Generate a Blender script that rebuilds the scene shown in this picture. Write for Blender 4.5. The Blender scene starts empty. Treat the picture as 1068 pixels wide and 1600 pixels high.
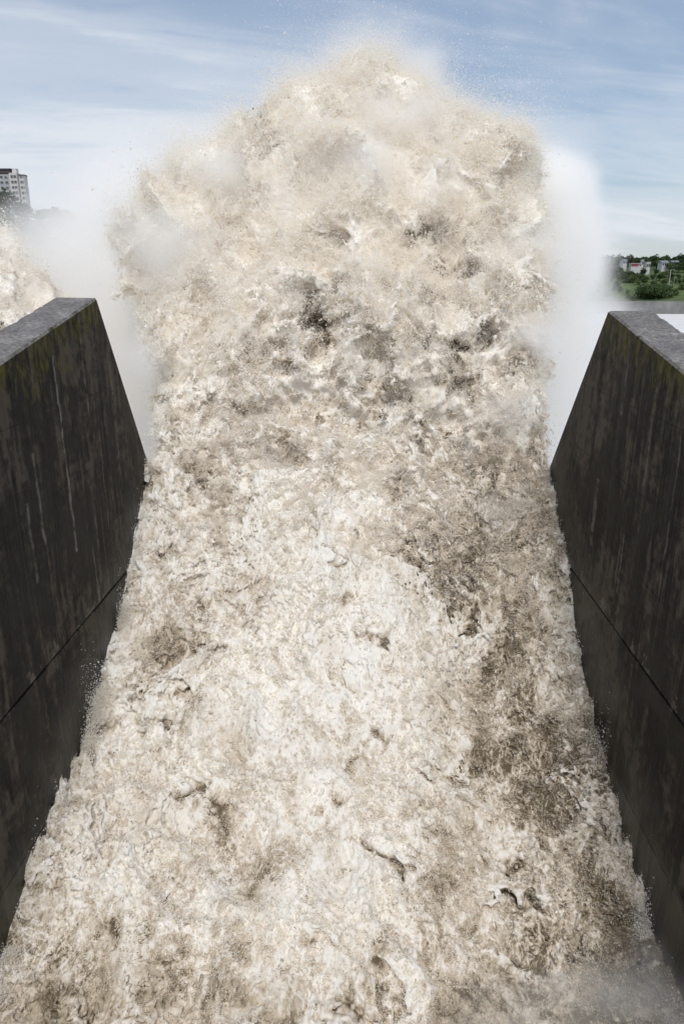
import bpy, bmesh, math, random
import numpy as np
import openvdb
from mathutils import Vector

S = bpy.context.scene
COL = S.collection
R = math.radians
random.seed(7)
rng = np.random.default_rng(11)

# ------------------------------------------------------------------ camera
FPX, PITCH, YAW, CX = 1100.0, R(17.9), R(1.95), 0.45
cd = bpy.data.cameras.new('camera')
cam = bpy.data.objects.new('camera', cd)
COL.objects.link(cam)
cam.location = (CX, 0, 0)
cam.rotation_euler = (R(90) - PITCH, 0, YAW)
cd.sensor_fit = 'VERTICAL'
cd.sensor_height = 36.0
cd.lens = 36.0 * FPX / 1600.0
cd.clip_start, cd.clip_end = 0.1, 12000
S.camera = cam

# ------------------------------------------------------------------ light, sky, exposure
SUN_EL, SUN_AZ = R(60), R(176)          # azimuth clockwise from +Y (the downstream direction)
S.view_settings.view_transform = 'Standard'
S.view_settings.look = 'None'
S.view_settings.exposure = 0.04
S.view_settings.gamma = 1
w = bpy.data.worlds.new('World')
S.world = w
w.use_nodes = True


class NT:
    """small helper around a node tree"""
    def __init__(s, tree):
        s.t = tree
        tree.nodes.clear()

    def n(s, typ, ins=None, **kw):
        nd = s.t.nodes.new(typ)
        for k, v in kw.items():
            setattr(nd, k, v)
        for k, v in (ins or {}).items():
            if isinstance(v, bpy.types.NodeSocket):
                s.t.links.new(v, nd.inputs[k])
            else:
                nd.inputs[k].default_value = v
        return nd

    def math(s, op, a, b=0.0, c=None, clamp=False):
        ins = {0: a, 1: b}
        if c is not None:
            ins[2] = c
        return s.n('ShaderNodeMath', ins, operation=op, use_clamp=clamp).outputs[0]

    def vmath(s, op, a, b=(0, 0, 0), out=0):
        return s.n('ShaderNodeVectorMath', {0: a, 1: b}, operation=op).outputs[out]

    def ramp(s, x, pts, mode='LINEAR'):
        nd = s.n('ShaderNodeValToRGB', {0: x})
        cr = nd.color_ramp
        cr.interpolation = mode
        while len(cr.elements) < len(pts):
            cr.elements.new(0.5)
        for e, (p, c) in zip(cr.elements, pts):
            e.position = p
            e.color = (c, c, c, 1) if isinstance(c, (int, float)) else (*c, 1)
        return nd.outputs[0]

    def mix(s, f, a, b, blend='MIX'):
        nd = s.n('ShaderNodeMix', data_type='RGBA', blend_type=blend)
        for i, v in ((0, f), (6, a), (7, b)):
            if isinstance(v, bpy.types.NodeSocket):
                s.t.links.new(v, nd.inputs[i])
            else:
                nd.inputs[i].default_value = v if i == 0 or len(v) == 4 else (*v, 1)
        return nd.outputs[2]

    def noise(s, vec, scale, detail=4, rough=0.55, dist=0.0, out=0, typ='FBM'):
        return s.n('ShaderNodeTexNoise', {'Vector': vec, 'Scale': scale, 'Detail': detail, 'Roughness': rough,
                                          'Distortion': dist}, noise_type=typ).outputs[out]

    def scale(s, vec, v):
        return s.vmath('MULTIPLY', vec, v)


N = NT(w.node_tree)
sky = N.n('ShaderNodeTexSky', sky_type='NISHITA', sun_disc=False, sun_elevation=SUN_EL, sun_rotation=SUN_AZ,
          air_density=1.0, dust_density=2.0, ozone_density=1.5, altitude=100)
d = N.n('ShaderNodeTexCoord').outputs['Generated']
sx = N.n('ShaderNodeSeparateXYZ', {0: d})
zz = N.math('ADD', N.math('MAXIMUM', sx.outputs[2], 0.0), 0.16)
pl = N.n('ShaderNodeCombineXYZ', {0: N.math('DIVIDE', sx.outputs[0], zz), 1: N.math('DIVIDE', sx.outputs[1], zz), 2: 0.0}).outputs[0]
rot = N.n('ShaderNodeVectorRotate', {'Vector': pl, 'Angle': R(-14)}, rotation_type='Z_AXIS').outputs[0]
c1 = N.noise(N.scale(rot, (0.6, 1.0, 1)), 0.9, 7, 0.55, 0.6)
c2 = N.noise(N.scale(rot, (0.45, 1.7, 1)), 1.9, 7, 0.6, 1.0)
cl = N.math('ADD', N.math('MULTIPLY', c1, 0.72), N.math('MULTIPLY', c2, 0.36))
lowhaze = N.ramp(sx.outputs[2], [(0.0, 0.07), (0.10, 0.05), (0.30, 0.0)])
left = N.ramp(N.math('ADD', N.math('MULTIPLY', sx.outputs[0], -0.5), 0.5), [(0.42, 0.0), (0.62, 0.24)])
left = N.math('MULTIPLY', left, N.ramp(sx.outputs[2], [(0.13, 1.0), (0.27, -0.0)]))
left = N.math('SUBTRACT', left, N.ramp(sx.outputs[2], [(0.20, 0.0), (0.32, 0.07)]))
cl = N.math('ADD', N.math('ADD', cl, lowhaze), left)
# one long diagonal wisp high on the left
ra, rb = Vector((-0.396, 0.873, 0.283)).normalized(), Vector((-0.178, 0.950, 0.257)).normalized()
nw = ra.cross(rb).normalized()
dd = N.math('ADD', N.vmath('DOT_PRODUCT', d, tuple(nw), out=1), N.math('MULTIPLY', N.math('SUBTRACT', N.noise(d, 9, 5, 0.6), 0.5), 0.03))
wisp = N.math('EXPONENT', N.math('MULTIPLY', N.math('POWER', N.math('ABSOLUTE', N.math('DIVIDE', dd, 0.011)), 2.0), -1.0))
wisp = N.math('MULTIPLY', wisp, N.ramp(N.math('ADD', N.math('MULTIPLY', sx.outputs[0], 0.5), 0.5), [(0.24, 0.0), (0.32, 0.11), (0.40, 0.11), (0.47, 0.0)]))
cl = N.math('ADD', cl, wisp)
cov = N.ramp(cl, [(0.43, 0.22), (0.60, 0.56), (0.78, 0.96)], 'EASE')
CLOUD = (7.6, 8.0, 8.6)
skycol = N.mix(1.0, sky.outputs[0], (1.10, 1.19, 1.23), 'MULTIPLY')
col = N.mix(cov, skycol, CLOUD)
bg = N.n('ShaderNodeBackground', {'Color': col, 'Strength': 0.098})
N.n('ShaderNodeOutputWorld', {0: bg.outputs[0]})

sd = bpy.data.lights.new('sun', 'SUN')
sd.energy, sd.angle, sd.color = 2.0, R(14), (1.0, 0.965, 0.91)
sun = bpy.data.objects.new('sun', sd)
COL.objects.link(sun)
sdir = Vector((math.sin(SUN_AZ) * math.cos(SUN_EL), math.cos(SUN_AZ) * math.cos(SUN_EL), math.sin(SUN_EL)))
sun.rotation_euler = sdir.to_track_quat('Z', 'Y').to_euler()

S.render.engine = 'CYCLES'
S.cycles.max_bounces = 48
S.cycles.diffuse_bounces = 14
S.cycles.glossy_bounces = 2
S.cycles.transmission_bounces = 14
S.cycles.volume_bounces = 44
S.cycles.transparent_max_bounces = 8
S.cycles.caustics_reflective = S.cycles.caustics_refractive = False
S.cycles.use_adaptive_sampling = True
S.cycles.adaptive_threshold = 0.01
S.cycles.use_denoising = True
S.cycles.denoising_input_passes = 'RGB_ALBEDO_NORMAL'
S.cycles.denoising_prefilter = 'ACCURATE'


# ------------------------------------------------------------------ helpers
def ray(px, py):
    """world direction through a point of the photograph (1068 x 1600)"""
    a, b = (px - 534) / FPX, (800 - py) / FPX
    fw = math.cos(PITCH) + b * math.sin(PITCH)
    up = b * math.cos(PITCH) - math.sin(PITCH)
    return np.array([a * math.cos(YAW) - fw * math.sin(YAW), fw * math.cos(YAW) + a * math.sin(YAW), up])


def at_y(px, py, Y):
    v = ray(px, py)
    return v * (Y / v[1]) + np.array([CX, 0, 0])


def at_z(px, py, Z):
    v = ray(px, py)
    return v * (Z / v[2]) + np.array([CX, 0, 0])


def tag(o, label, cat=None, group=None, kind=None):
    o['label'] = label
    if cat:
        o['category'] = cat
    if group:
        o['group'] = group
    if kind:
        o['kind'] = kind
    return o


def empty(name, loc, rz=0.0):
    o = bpy.data.objects.new(name, None)
    o.empty_display_size = 0.5
    o.location = loc
    o.rotation_euler = (0, 0, rz)
    COL.objects.link(o)
    return o


def mesh_obj(name, verts, faces, mat, parent=None, smooth=False, loc=None):
    me = bpy.data.meshes.new(name)
    me.from_pydata([tuple(v) for v in verts], [], [tuple(f) for f in faces])
    me.update()
    if smooth:
        me.polygons.foreach_set('use_smooth', [True] * len(me.polygons))
    o = bpy.data.objects.new(name, me)
    me.materials.append(mat)
    COL.objects.link(o)
    if parent:
        o.parent = parent
    if loc is not None:
        o.location = loc
    return o


def np_mesh(name, V, Q, mat, smooth=True):
    """large mesh from numpy arrays (quads)"""
    me = bpy.data.meshes.new(name)
    me.vertices.add(len(V))
    me.vertices.foreach_set('co', np.ascontiguousarray(V, np.float32).ravel())
    me.loops.add(Q.size)
    me.loops.foreach_set('vertex_index', np.ascontiguousarray(Q, np.int32).ravel())
    me.polygons.add(len(Q))
    me.polygons.foreach_set('loop_start', np.arange(0, Q.size, 4, dtype=np.int32))
    if smooth:
        me.polygons.foreach_set('use_smooth', np.ones(len(Q), bool))
    me.update(calc_edges=True)
    me.materials.append(mat)
    o = bpy.data.objects.new(name, me)
    COL.objects.link(o)
    return o


def attr(o, name, vals):
    a = o.data.attributes.new(name, 'FLOAT', 'POINT')
    a.data.foreach_set('value', np.ascontiguousarray(vals, np.float32))


class MB:
    """collects boxes and tubes into one mesh"""
    def __init__(s):
        s.v, s.f = [], []

    def box(s, x0, x1, y0, y1, z0, z1):
        b = len(s.v)
        s.v += [(x0, y0, z0), (x1, y0, z0), (x1, y1, z0), (x0, y1, z0), (x0, y0, z1), (x1, y0, z1), (x1, y1, z1), (x0, y1, z1)]
        s.f += [(b, b + 3, b + 2, b + 1), (b + 4, b + 5, b + 6, b + 7), (b, b + 1, b + 5, b + 4), (b + 1, b + 2, b + 6, b + 5),
                (b + 2, b + 3, b + 7, b + 6), (b + 3, b, b + 4, b + 7)]
        return s

    def tube(s, p0, p1, r0, r1, n=7):
        p0, p1 = Vector(p0), Vector(p1)
        ax = (p1 - p0).normalized()
        u = ax.orthogonal().normalized()
        v = ax.cross(u)
        b = len(s.v)
        for p, r in ((p0, r0), (p1, r1)):
            for k in range(n):
                a = 2 * math.pi * k / n
                s.v.append(tuple(p + (u * math.cos(a) + v * math.sin(a)) * r))
        for k in range(n):
            k2 = (k + 1) % n
            s.f.append((b + k, b + k2, b + n + k2, b + n + k))
        s.f.append(tuple(b + n + k for k in range(n)))
        s.f.append(tuple(b + n - 1 - k for k in range(n)))
        return s

    def prism(s, poly, x0, x1):
        """a YZ polygon pushed out along X"""
        b, n = len(s.v), len(poly)
        s.v += [(x0, y, z) for y, z in poly] + [(x1, y, z) for y, z in poly]
        s.f.append(tuple(b + k for k in range(n)))
        s.f.append(tuple(b + n + n - 1 - k for k in range(n)))
        for k in range(n):
            k2 = (k + 1) % n
            s.f.append((b + k, b + n + k, b + n + k2, b + k2))
        return s

    def build(s, name, mat, parent=None):
        o = mesh_obj(name, s.v, s.f, mat, parent)
        bm = bmesh.new()
        bm.from_mesh(o.data)
        bmesh.ops.recalc_face_normals(bm, faces=bm.faces)
        bm.to_mesh(o.data)
        bm.free()
        return o


# band-limited periodic noise tile, sampled with trilinear interpolation
def make_tile(n=128, wl=6.0, seed=0):
    r = np.random.default_rng(seed)
    k = np.fft.fftfreq(n)
    kz = np.fft.rfftfreq(n)
    kk = np.sqrt(k[:, None, None] ** 2 + k[None, :, None] ** 2 + kz[None, None, :] ** 2)
    filt = np.exp(-((kk - 1 / wl) / (0.35 / wl)) ** 2)
    a = np.fft.irfftn(np.fft.rfftn(r.standard_normal((n, n, n))) * filt, s=(n, n, n))
    return (a / a.std() / 2.2).astype(np.float32)       # roughly -1..1


TILE, TN, TWL = make_tile(), 128, 6.0


def nz(P, wavelength, seed=0, stretch=(1, 1, 1)):
    """smooth noise in about -1..1 whose features are about one wavelength across"""
    out = np.empty(len(P), np.float32)
    rr = np.random.default_rng(1000 + seed)
    off = rr.uniform(0, TN, 3)
    q, _ = np.linalg.qr(rr.standard_normal((3, 3)))
    st = np.asarray(stretch, np.float32)
    for i in range(0, len(P), 400000):
        p = ((P[i:i + 400000] / st) @ q) * (TWL / wavelength) + off
        b = np.floor(p).astype(np.int32)
        t = (p - b).astype(np.float32)
        b0 = b & (TN - 1)
        b1 = (b + 1) & (TN - 1)
        tx, ty, tz = t[:, 0], t[:, 1], t[:, 2]
        c = 0
        for X, wx in ((b0[:, 0], 1 - tx), (b1[:, 0], tx)):
            for Y, wy in ((b0[:, 1], 1 - ty), (b1[:, 1], ty)):
                for Z, wz in ((b0[:, 2], 1 - tz), (b1[:, 2], tz)):
                    c = c + TILE[X, Y, Z] * (wx * wy * wz)
        out[i:i + 400000] = c
    return out


def smin(a, b, k):
    h = np.clip(0.5 + 0.5 * (b - a) / k, 0, 1)
    return b * (1 - h) + a * h - k * h * (1 - h)


def new_mat(name):
    m = bpy.data.materials.new(name)
    m.use_nodes = True
    return m, NT(m.node_tree)


def finish(T, bsdf, disp=None, vol=None):
    ins = {}
    if bsdf is not None:
        ins['Surface'] = bsdf.outputs[0]
    if vol is not None:
        ins['Volume'] = vol.outputs[0]
    T.n('ShaderNodeOutputMaterial', ins)


# ------------------------------------------------------------------ materials
FOAM, CREAM, TAN, MUD = (0.88, 0.855, 0.805), (0.75, 0.695, 0.61), (0.54, 0.46, 0.35), (0.14, 0.108, 0.067)


def water_material(name, fine=1.0, foamc=FOAM):
    """silty white water: foam over muddy brown, mixed by the foam attribute and broken by noise"""
    m, T = new_mat(name)
    p = T.n('ShaderNodeNewGeometry').outputs['Position']
    fo = T.n('ShaderNodeAttribute', attribute_name='foam').outputs['Fac']
    q = T.scale(p, (1.0, 0.62, 0.8))            # foam is drawn out along the flow
    n1 = T.noise(q, 2.6 * fine, 8, 0.72, 1.6)
    n2 = T.noise(q, 9.0 * fine, 6, 0.72, 1.2)
    n3 = T.noise(p, 30.0 * fine, 3, 0.7, 0.6)
    x = T.math('ADD', fo, T.math('MULTIPLY', T.math('SUBTRACT', n1, 0.5), 0.85))
    x = T.math('ADD', x, T.math('MULTIPLY', T.math('SUBTRACT', n2, 0.5), 0.70))
    x = T.math('ADD', x, T.math('MULTIPLY', T.math('SUBTRACT', n3, 0.5), 0.22))
    lo = T.noise(q, 0.55 * fine, 3, 0.6)
    w1 = T.noise(q, 1.5 * fine, 4, 0.55, 1.4)
    w2 = T.noise(q, 3.4 * fine, 4, 0.55, 1.4)
    lace = T.math('MAXIMUM', T.ramp(T.math('ABSOLUTE', T.math('SUBTRACT', w1, 0.5)), [(0.0, 0.42), (0.035, 0.0)]),
                  T.ramp(T.math('ABSOLUTE', T.math('SUBTRACT', w2, 0.5)), [(0.0, 0.32), (0.045, 0.0)]))
    x = T.math('ADD', x, T.math('MULTIPLY', lace, T.ramp(lo, [(0.40, 0.1), (0.58, 1.0)])))
    w3 = T.noise(T.scale(p, (0.8, 1.3, 1.0)), 2.2 * fine, 4, 0.6, 1.0)
    fold = T.ramp(T.math('ABSOLUTE', T.math('SUBTRACT', w3, 0.44)), [(0.0, 0.55), (0.022, 0.0)])  # crevice shade drawn into the colour as thin dark lines
    x = T.math('SUBTRACT', x, T.math('MULTIPLY', fold, T.ramp(T.noise(p, 1.1 * fine, 3, 0.6), [(0.52, 0.0), (0.62, 1.0)])))
    c = T.ramp(x, [(0.05, MUD), (0.30, TAN), (0.52, CREAM), (0.80, foamc)])
    b1 = T.n('ShaderNodeBump', {'Height': n2, 'Strength': 0.3, 'Distance': 0.04})
    b2 = T.n('ShaderNodeBump', {'Height': T.noise(p, 42.0 * fine, 3, 0.6), 'Strength': 0.3, 'Distance': 0.015, 'Normal': b1.outputs[0]})
    b = T.n('ShaderNodeBsdfPrincipled', {'Base Color': c, 'Roughness': 0.6, 'Specular IOR Level': 0.15, 'Normal': b2.outputs[0]})
    finish(T, b)
    return m


M = {}
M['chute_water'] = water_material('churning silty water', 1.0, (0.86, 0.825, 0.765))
M['plume_water'] = water_material('bursting silty water', 1.0, (0.87, 0.82, 0.745))

m, T = new_mat('flying water drops')
fo = T.n('ShaderNodeAttribute', attribute_name='foam').outputs['Fac']
c = T.ramp(fo, [(0.0, MUD), (0.22, TAN), (0.45, (0.85, 0.785, 0.68)), (0.8, (0.95, 0.92, 0.86))])
b = T.n('ShaderNodeBsdfPrincipled', {'Base Color': c, 'Roughness': 0.5, 'Specular IOR Level': 0.25})
tr = T.n('ShaderNodeBsdfTranslucent', {'Color': c})
mx = T.n('ShaderNodeMixShader', {0: 0.35, 1: b.outputs[0], 2: tr.outputs[0]})
finish(T, mx)
M['drops'] = m

m, T = new_mat('fine drifting mist')
vi = T.n('ShaderNodeVolumeInfo')
v = T.n('ShaderNodeVolumePrincipled', {'Color': (1.0, 0.998, 0.993, 1), 'Density': 1.0, 'Anisotropy': 0.0})
finish(T, None, vol=v)
M['mist'] = m

# stained concrete of the dividing walls
m, T = new_mat('black stained wet concrete')
p = T.n('ShaderNodeNewGeometry').outputs['Position']
nrm = T.n('ShaderNodeNewGeometry').outputs['Normal']
sp = T.n('ShaderNodeSeparateXYZ', {0: p})
sn = T.n('ShaderNodeSeparateXYZ', {0: nrm})
top_z = T.math('SUBTRACT', T.math('MULTIPLY', sp.outputs[1], 0.205), T.math('ADD', 4.46, T.math('MULTIPLY', T.math('GREATER_THAN', sp.outputs[0], 0.0), 0.33)))     # height of the wall's top edge at this place
below = T.math('SUBTRACT', top_z, sp.outputs[2])
big = T.noise(p, 0.42, 4, 0.58, 0.6)
streak = T.noise(T.scale(p, (2.0, 2.0, 0.22)), 1.3, 4, 0.6, 0.6)
fstreak = T.noise(T.scale(p, (6, 6, 0.35)), 1.5, 5, 0.65, 0.3)
grain = T.noise(p, 11, 4, 0.65)
fgrain = T.noise(p, 4.5, 4, 0.6)
sideR = T.math('GREATER_THAN', sp.outputs[0], 0.0)
xx = T.math('ADD', T.math('ADD', T.math('MULTIPLY', big, 0.42), T.math('MULTIPLY', streak, 0.36)), T.math('MULTIPLY', fgrain, 0.22))
xx = T.math('ADD', T.math('MULTIPLY', T.math('SUBTRACT', xx, 0.5), 1.75), 0.495)
pour = T.math('ABSOLUTE', T.math('SUBTRACT', T.math('FRACT', T.math('ADD', T.math('DIVIDE', sp.outputs[2], 1.9), T.math('MULTIPLY', fgrain, 0.015))), 0.5))
xx = T.math('SUBTRACT', xx, T.math('MULTIPLY', T.ramp(pour, [(0.0, 0.10), (0.012, 0.0)]), T.ramp(big, [(0.4, 0.3), (0.6, 1.0)])))
base = T.ramp(xx, [(0.42, (0.0060, 0.0054, 0.0047)), (0.48, (0.0150, 0.0130, 0.0105)), (0.53, (0.034, 0.0285, 0.0215)), (0.61, (0.085, 0.070, 0.053))])
base = T.mix(T.ramp(fstreak, [(0.58, 0.0), (0.76, 0.35)]), base, (0.070, 0.061, 0.050))
# the browner downstream end of the walls
endd = T.math('SUBTRACT', T.math('ADD', 20.1, T.math('MULTIPLY', T.math('ADD', sp.outputs[2], 0.4), -0.72)), sp.outputs[1])
endm = T.math('MULTIPLY', T.ramp(T.math('DIVIDE', endd, 5.0), [(0.0, 0.55), (0.25, 0.5), (0.27, 0.12), (0.9, 0.0)]),
              T.ramp(T.math('DIVIDE', below, 8.0), [(0.1, 0.0), (0.5, 1.0)]))
base = T.mix(endm, base, T.mix(fgrain, (0.022, 0.018, 0.014), (0.095, 0.078, 0.060)))
# pale lime runs
wob = T.math('MULTIPLY', T.math('SUBTRACT', T.noise(T.scale(p, (0.0, 0.0, 1.0)), 0.8, 5, 0.65), 0.5), 0.35)
runw = T.noise(T.scale(p, (0.6, 0.6, 1.0)), 2.2, 5, 0.7, 0.4)
runs = None
for sd_, y0_, zt_, zb_, wd_, st_ in ((0, 16.85, -1.6, -6.6, 0.045, 0.9), (0, 18.6, -1.3, -3.4, 0.04, 0.5), (0, 19.2, -3.8, -6.8, 0.03, 0.4), (0, 20.6, -2.0, -6.0, 0.03, 0.35),
                                     (0, 15.2, -3.6, -5.8, 0.05, 0.5), (0, 14.6, -4.6, -6.5, 0.04, 0.4), (0, 17.9, -6.8, -8.5, 0.03, 0.5), (0, 18.7, -6.0, -8.4, 0.025, 0.3),
                                     (1, 18.2, -1.6, -3.2, 0.05, 0.25), (1, 19.4, -5.2, -7.2, 0.09, 0.4), (1, 16.2, -2.2, -4.5, 0.03, 0.3), (1, 14.6, -3.0, -6.6, 0.03, 0.3),
                                     (1, 17.0, -6.0, -7.6, 0.03, 0.4), (1, 15.4, -8.8, -11.0, 0.03, 0.35)):
    dy = T.math('ABSOLUTE', T.math('ADD', T.math('SUBTRACT', sp.outputs[1], y0_), wob))
    a_ = T.math('SUBTRACT', 1.15, T.math('DIVIDE', dy, T.math('MULTIPLY', runw, wd_ * 3.4)), clamp=True)
    inz = T.math('MULTIPLY', T.math('LESS_THAN', sp.outputs[2], zt_), T.math('GREATER_THAN', sp.outputs[2], zb_))
    a_ = T.math('MULTIPLY', T.math('MULTIPLY', a_, inz), T.math('COMPARE', sideR, float(sd_), 0.1))
    a_ = T.math('MULTIPLY', a_, st_ * 1.6)
    runs = a_ if runs is None else T.math('MAXIMUM', runs, a_)
runs = T.math('MULTIPLY', runs, T.ramp(T.math('ADD', T.math('MULTIPLY', fgrain, 0.5), T.math('MULTIPLY', T.noise(p, 1.6, 4, 0.7), 0.5)), [(0.40, 0.0), (0.58, 1.0)]))
base = T.mix(T.math('MINIMUM', runs, 0.9), base, (0.22, 0.20, 0.165))
# chipped pale patches, most of them just above the casting joints
js = T.math('SUBTRACT', sp.outputs[2], -8.6)
near = T.math('MULTIPLY', T.ramp(T.math('DIVIDE', js, 1.0), [(0.0, 1.0), (0.7, 0.0)]), T.math('GREATER_THAN', js, 0.0))
cn = T.math('ADD', T.noise(T.scale(p, (1, 1.2, 0.7)), 1.5, 6, 0.65, 0.6), T.math('MULTIPLY', near, 0.22))
chip = T.math('MULTIPLY', T.ramp(cn, [(0.715, 0.0), (0.735, 1.0)]), T.ramp(grain, [(0.35, 0.1), (0.6, 0.75)]))
base = T.mix(chip, base, (0.21, 0.18, 0.14))
# older paler courses low down
low = T.ramp(T.math('DIVIDE', T.math('ADD', sp.outputs[2], 16), 16), [(0.24, 0.85), (0.256, 0.0)])
base = T.mix(T.math('MULTIPLY', low, T.ramp(streak, [(0.35, 0.3), (0.6, 1.0)])), base, (0.120, 0.108, 0.083))
# yellow green moss hanging from the edge
ms = T.noise(T.scale(p, (3.0, 3.0, 0.7)), 2.6, 6, 0.75, 0.4)
mlim = T.math('MULTIPLY', T.math('POWER', T.noise(T.scale(p, (1, 1, 0.1)), 0.9, 4, 0.65), 1.6), 5.0)
md = T.math('SUBTRACT', 1.0, T.math('DIVIDE', below, mlim), clamp=True)
moss = T.math('MULTIPLY', T.ramp(T.math('ADD', ms, T.math('MULTIPLY', md, 0.16)), [(0.60, 0.0), (0.70, 1.0)]), T.ramp(md, [(0.0, 0.0), (0.35, 0.85)]))
mosscol = T.mix(fgrain, (0.010, 0.010, 0.002), (0.16, 0.145, 0.008))
base = T.mix(moss, base, mosscol)
# the walked top: worn grey concrete with speckles
topc = T.ramp(T.math('ADD', T.math('MULTIPLY', grain, 0.6), T.math('MULTIPLY', T.noise(p, 1.3, 5, 0.7), 0.4)),
              [(0.34, (0.075, 0.070, 0.066)), (0.50, (0.165, 0.153, 0.145)), (0.66, (0.34, 0.32, 0.30))])
topc = T.mix(T.ramp(T.noise(p, 30, 3, 0.7), [(0.62, 0.0), (0.70, 0.6)]), topc, (0.50, 0.48, 0.45))
up = T.math('MULTIPLY', T.ramp(T.math('ADD', sn.outputs[2], T.math('MULTIPLY', T.math('SUBTRACT', fgrain, 0.5), 0.9)), [(0.42, 0.0), (0.75, 1.0)]), T.math('LESS_THAN', below, 0.4))
base = T.mix(up, base, topc)
bm_ = T.n('ShaderNodeBump', {'Height': T.math('ADD', grain, T.math('MULTIPLY', fstreak, 0.6)), 'Strength': 0.5, 'Distance': 0.03})
wetz = T.math('SUBTRACT', sp.outputs[2], T.math('SUBTRACT', T.math('MULTIPLY', sp.outputs[1], 0.56), 19.9))
wet = T.ramp(T.math('ADD', T.math('DIVIDE', wetz, 4.0), T.math('MULTIPLY', T.math('SUBTRACT', streak, 0.5), 0.9)), [(0.15, 1.0), (0.5, 0.0)])
base = T.mix(T.math('MULTIPLY', wet, 0.45), base, T.mix(1.0, base, (0.45, 0.45, 0.45), 'MULTIPLY'))
rg = T.math('SUBTRACT', T.ramp(big, [(0.3, 0.55), (0.7, 0.85)]), T.math('MULTIPLY', wet, 0.32))
b = T.n('ShaderNodeBsdfPrincipled', {'Base Color': base, 'Roughness': rg, 'Specular IOR Level': 0.22, 'Normal': bm_.outputs[0]})
finish(T, b)
M['wall'] = m


def plain(name, colr, rough=0.8, var=0.25, scale=1.0, colr2=None, spec=0.3):
    m, T = new_mat(name)
    p = T.n('ShaderNodeTexCoord').outputs['Object']
    n = T.noise(p, scale, 5, 0.6)
    lo = tuple(x * (1 - var) for x in colr)
    hi = colr2 or tuple(min(1, x * (1 + var)) for x in colr)
    b = T.n('ShaderNodeBsdfPrincipled', {'Base Color': T.ramp(n, [(0.3, lo), (0.7, hi)]), 'Roughness': rough, 'Specular IOR Level': spec})
    finish(T, b)
    return m


M['grass'] = plain('rough green slope', (0.075, 0.120, 0.035), 0.9, 0.35, 0.12, (0.125, 0.17, 0.06))
M['bank_concrete'] = plain('grey river wall concrete', (0.20, 0.20, 0.195), 0.85, 0.3, 0.15)
M['river'] = plain('pale churned river', (0.74, 0.72, 0.68), 0.6, 0.10, 0.08, (0.82, 0.81, 0.79))
M['bark'] = plain('brown bark', (0.10, 0.075, 0.05), 0.9, 0.3, 2.0)
M['white_wall'] = plain('white render', (0.56, 0.56, 0.55), 0.7, 0.06, 0.5)
M['pink_tile'] = plain('pale tower tile', (0.62, 0.58, 0.55), 0.6, 0.08, 0.3)
M['grey_tile'] = plain('grey tower tile', (0.42, 0.41, 0.41), 0.6, 0.08, 0.3)
M['red'] = plain('faded red sheet', (0.30, 0.07, 0.07), 0.5, 0.12, 0.6)
M['grey_roof'] = plain('grey metal roof', (0.20, 0.22, 0.25), 0.45, 0.12, 0.5)
M['dark_roof'] = plain('dark roof edge', (0.07, 0.06, 0.06), 0.6, 0.2, 0.5)
M['glass'] = plain('dark window glass', (0.06, 0.085, 0.11), 0.12, 0.2, 0.4, None, 0.6)
M['pole'] = plain('pale concrete pole', (0.42, 0.41, 0.39), 0.8, 0.1, 0.8)
M['steel'] = plain('grey galvanised steel', (0.22, 0.23, 0.24), 0.45, 0.1, 1.0)


def leaf_mat(name, lo, hi):
    m, T = new_mat(name)
    p = T.n('ShaderNodeTexCoord').outputs['Object']
    oi = T.n('ShaderNodeObjectInfo').outputs['Random']
    n = T.noise(p, 0.9, 3, 0.6)
    x = T.math('ADD', T.math('MULTIPLY', n, 0.7), T.math('MULTIPLY', oi, 0.3))
    c = T.ramp(x, [(0.3, lo), (0.7, hi)])
    b = T.n('ShaderNodeBsdfPrincipled', {'Base Color': c, 'Roughness': 0.65, 'Specular IOR Level': 0.2})
    t = T.n('ShaderNodeBsdfTranslucent', {'Color': c})
    finish(T, T.n('ShaderNodeMixShader', {0: 0.25, 1: b.outputs[0], 2: t.outputs[0]}))
    return m


M['leaf_dark'] = leaf_mat('dark leaves', (0.035, 0.058, 0.024), (0.075, 0.115, 0.042))
M['leaf_mid'] = leaf_mat('mid green leaves', (0.060, 0.092, 0.034), (0.110, 0.155, 0.060))
M['leaf_light'] = leaf_mat('light green leaves', (0.065, 0.105, 0.035), (0.125, 0.175, 0.060))

# ------------------------------------------------------------------ dividing walls of the spillway
WX, WT = 7.0, 1.18           # half width of the chute, thickness of a wall


def top_z_at(y):
    return 0.205 * y - 4.46


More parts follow.
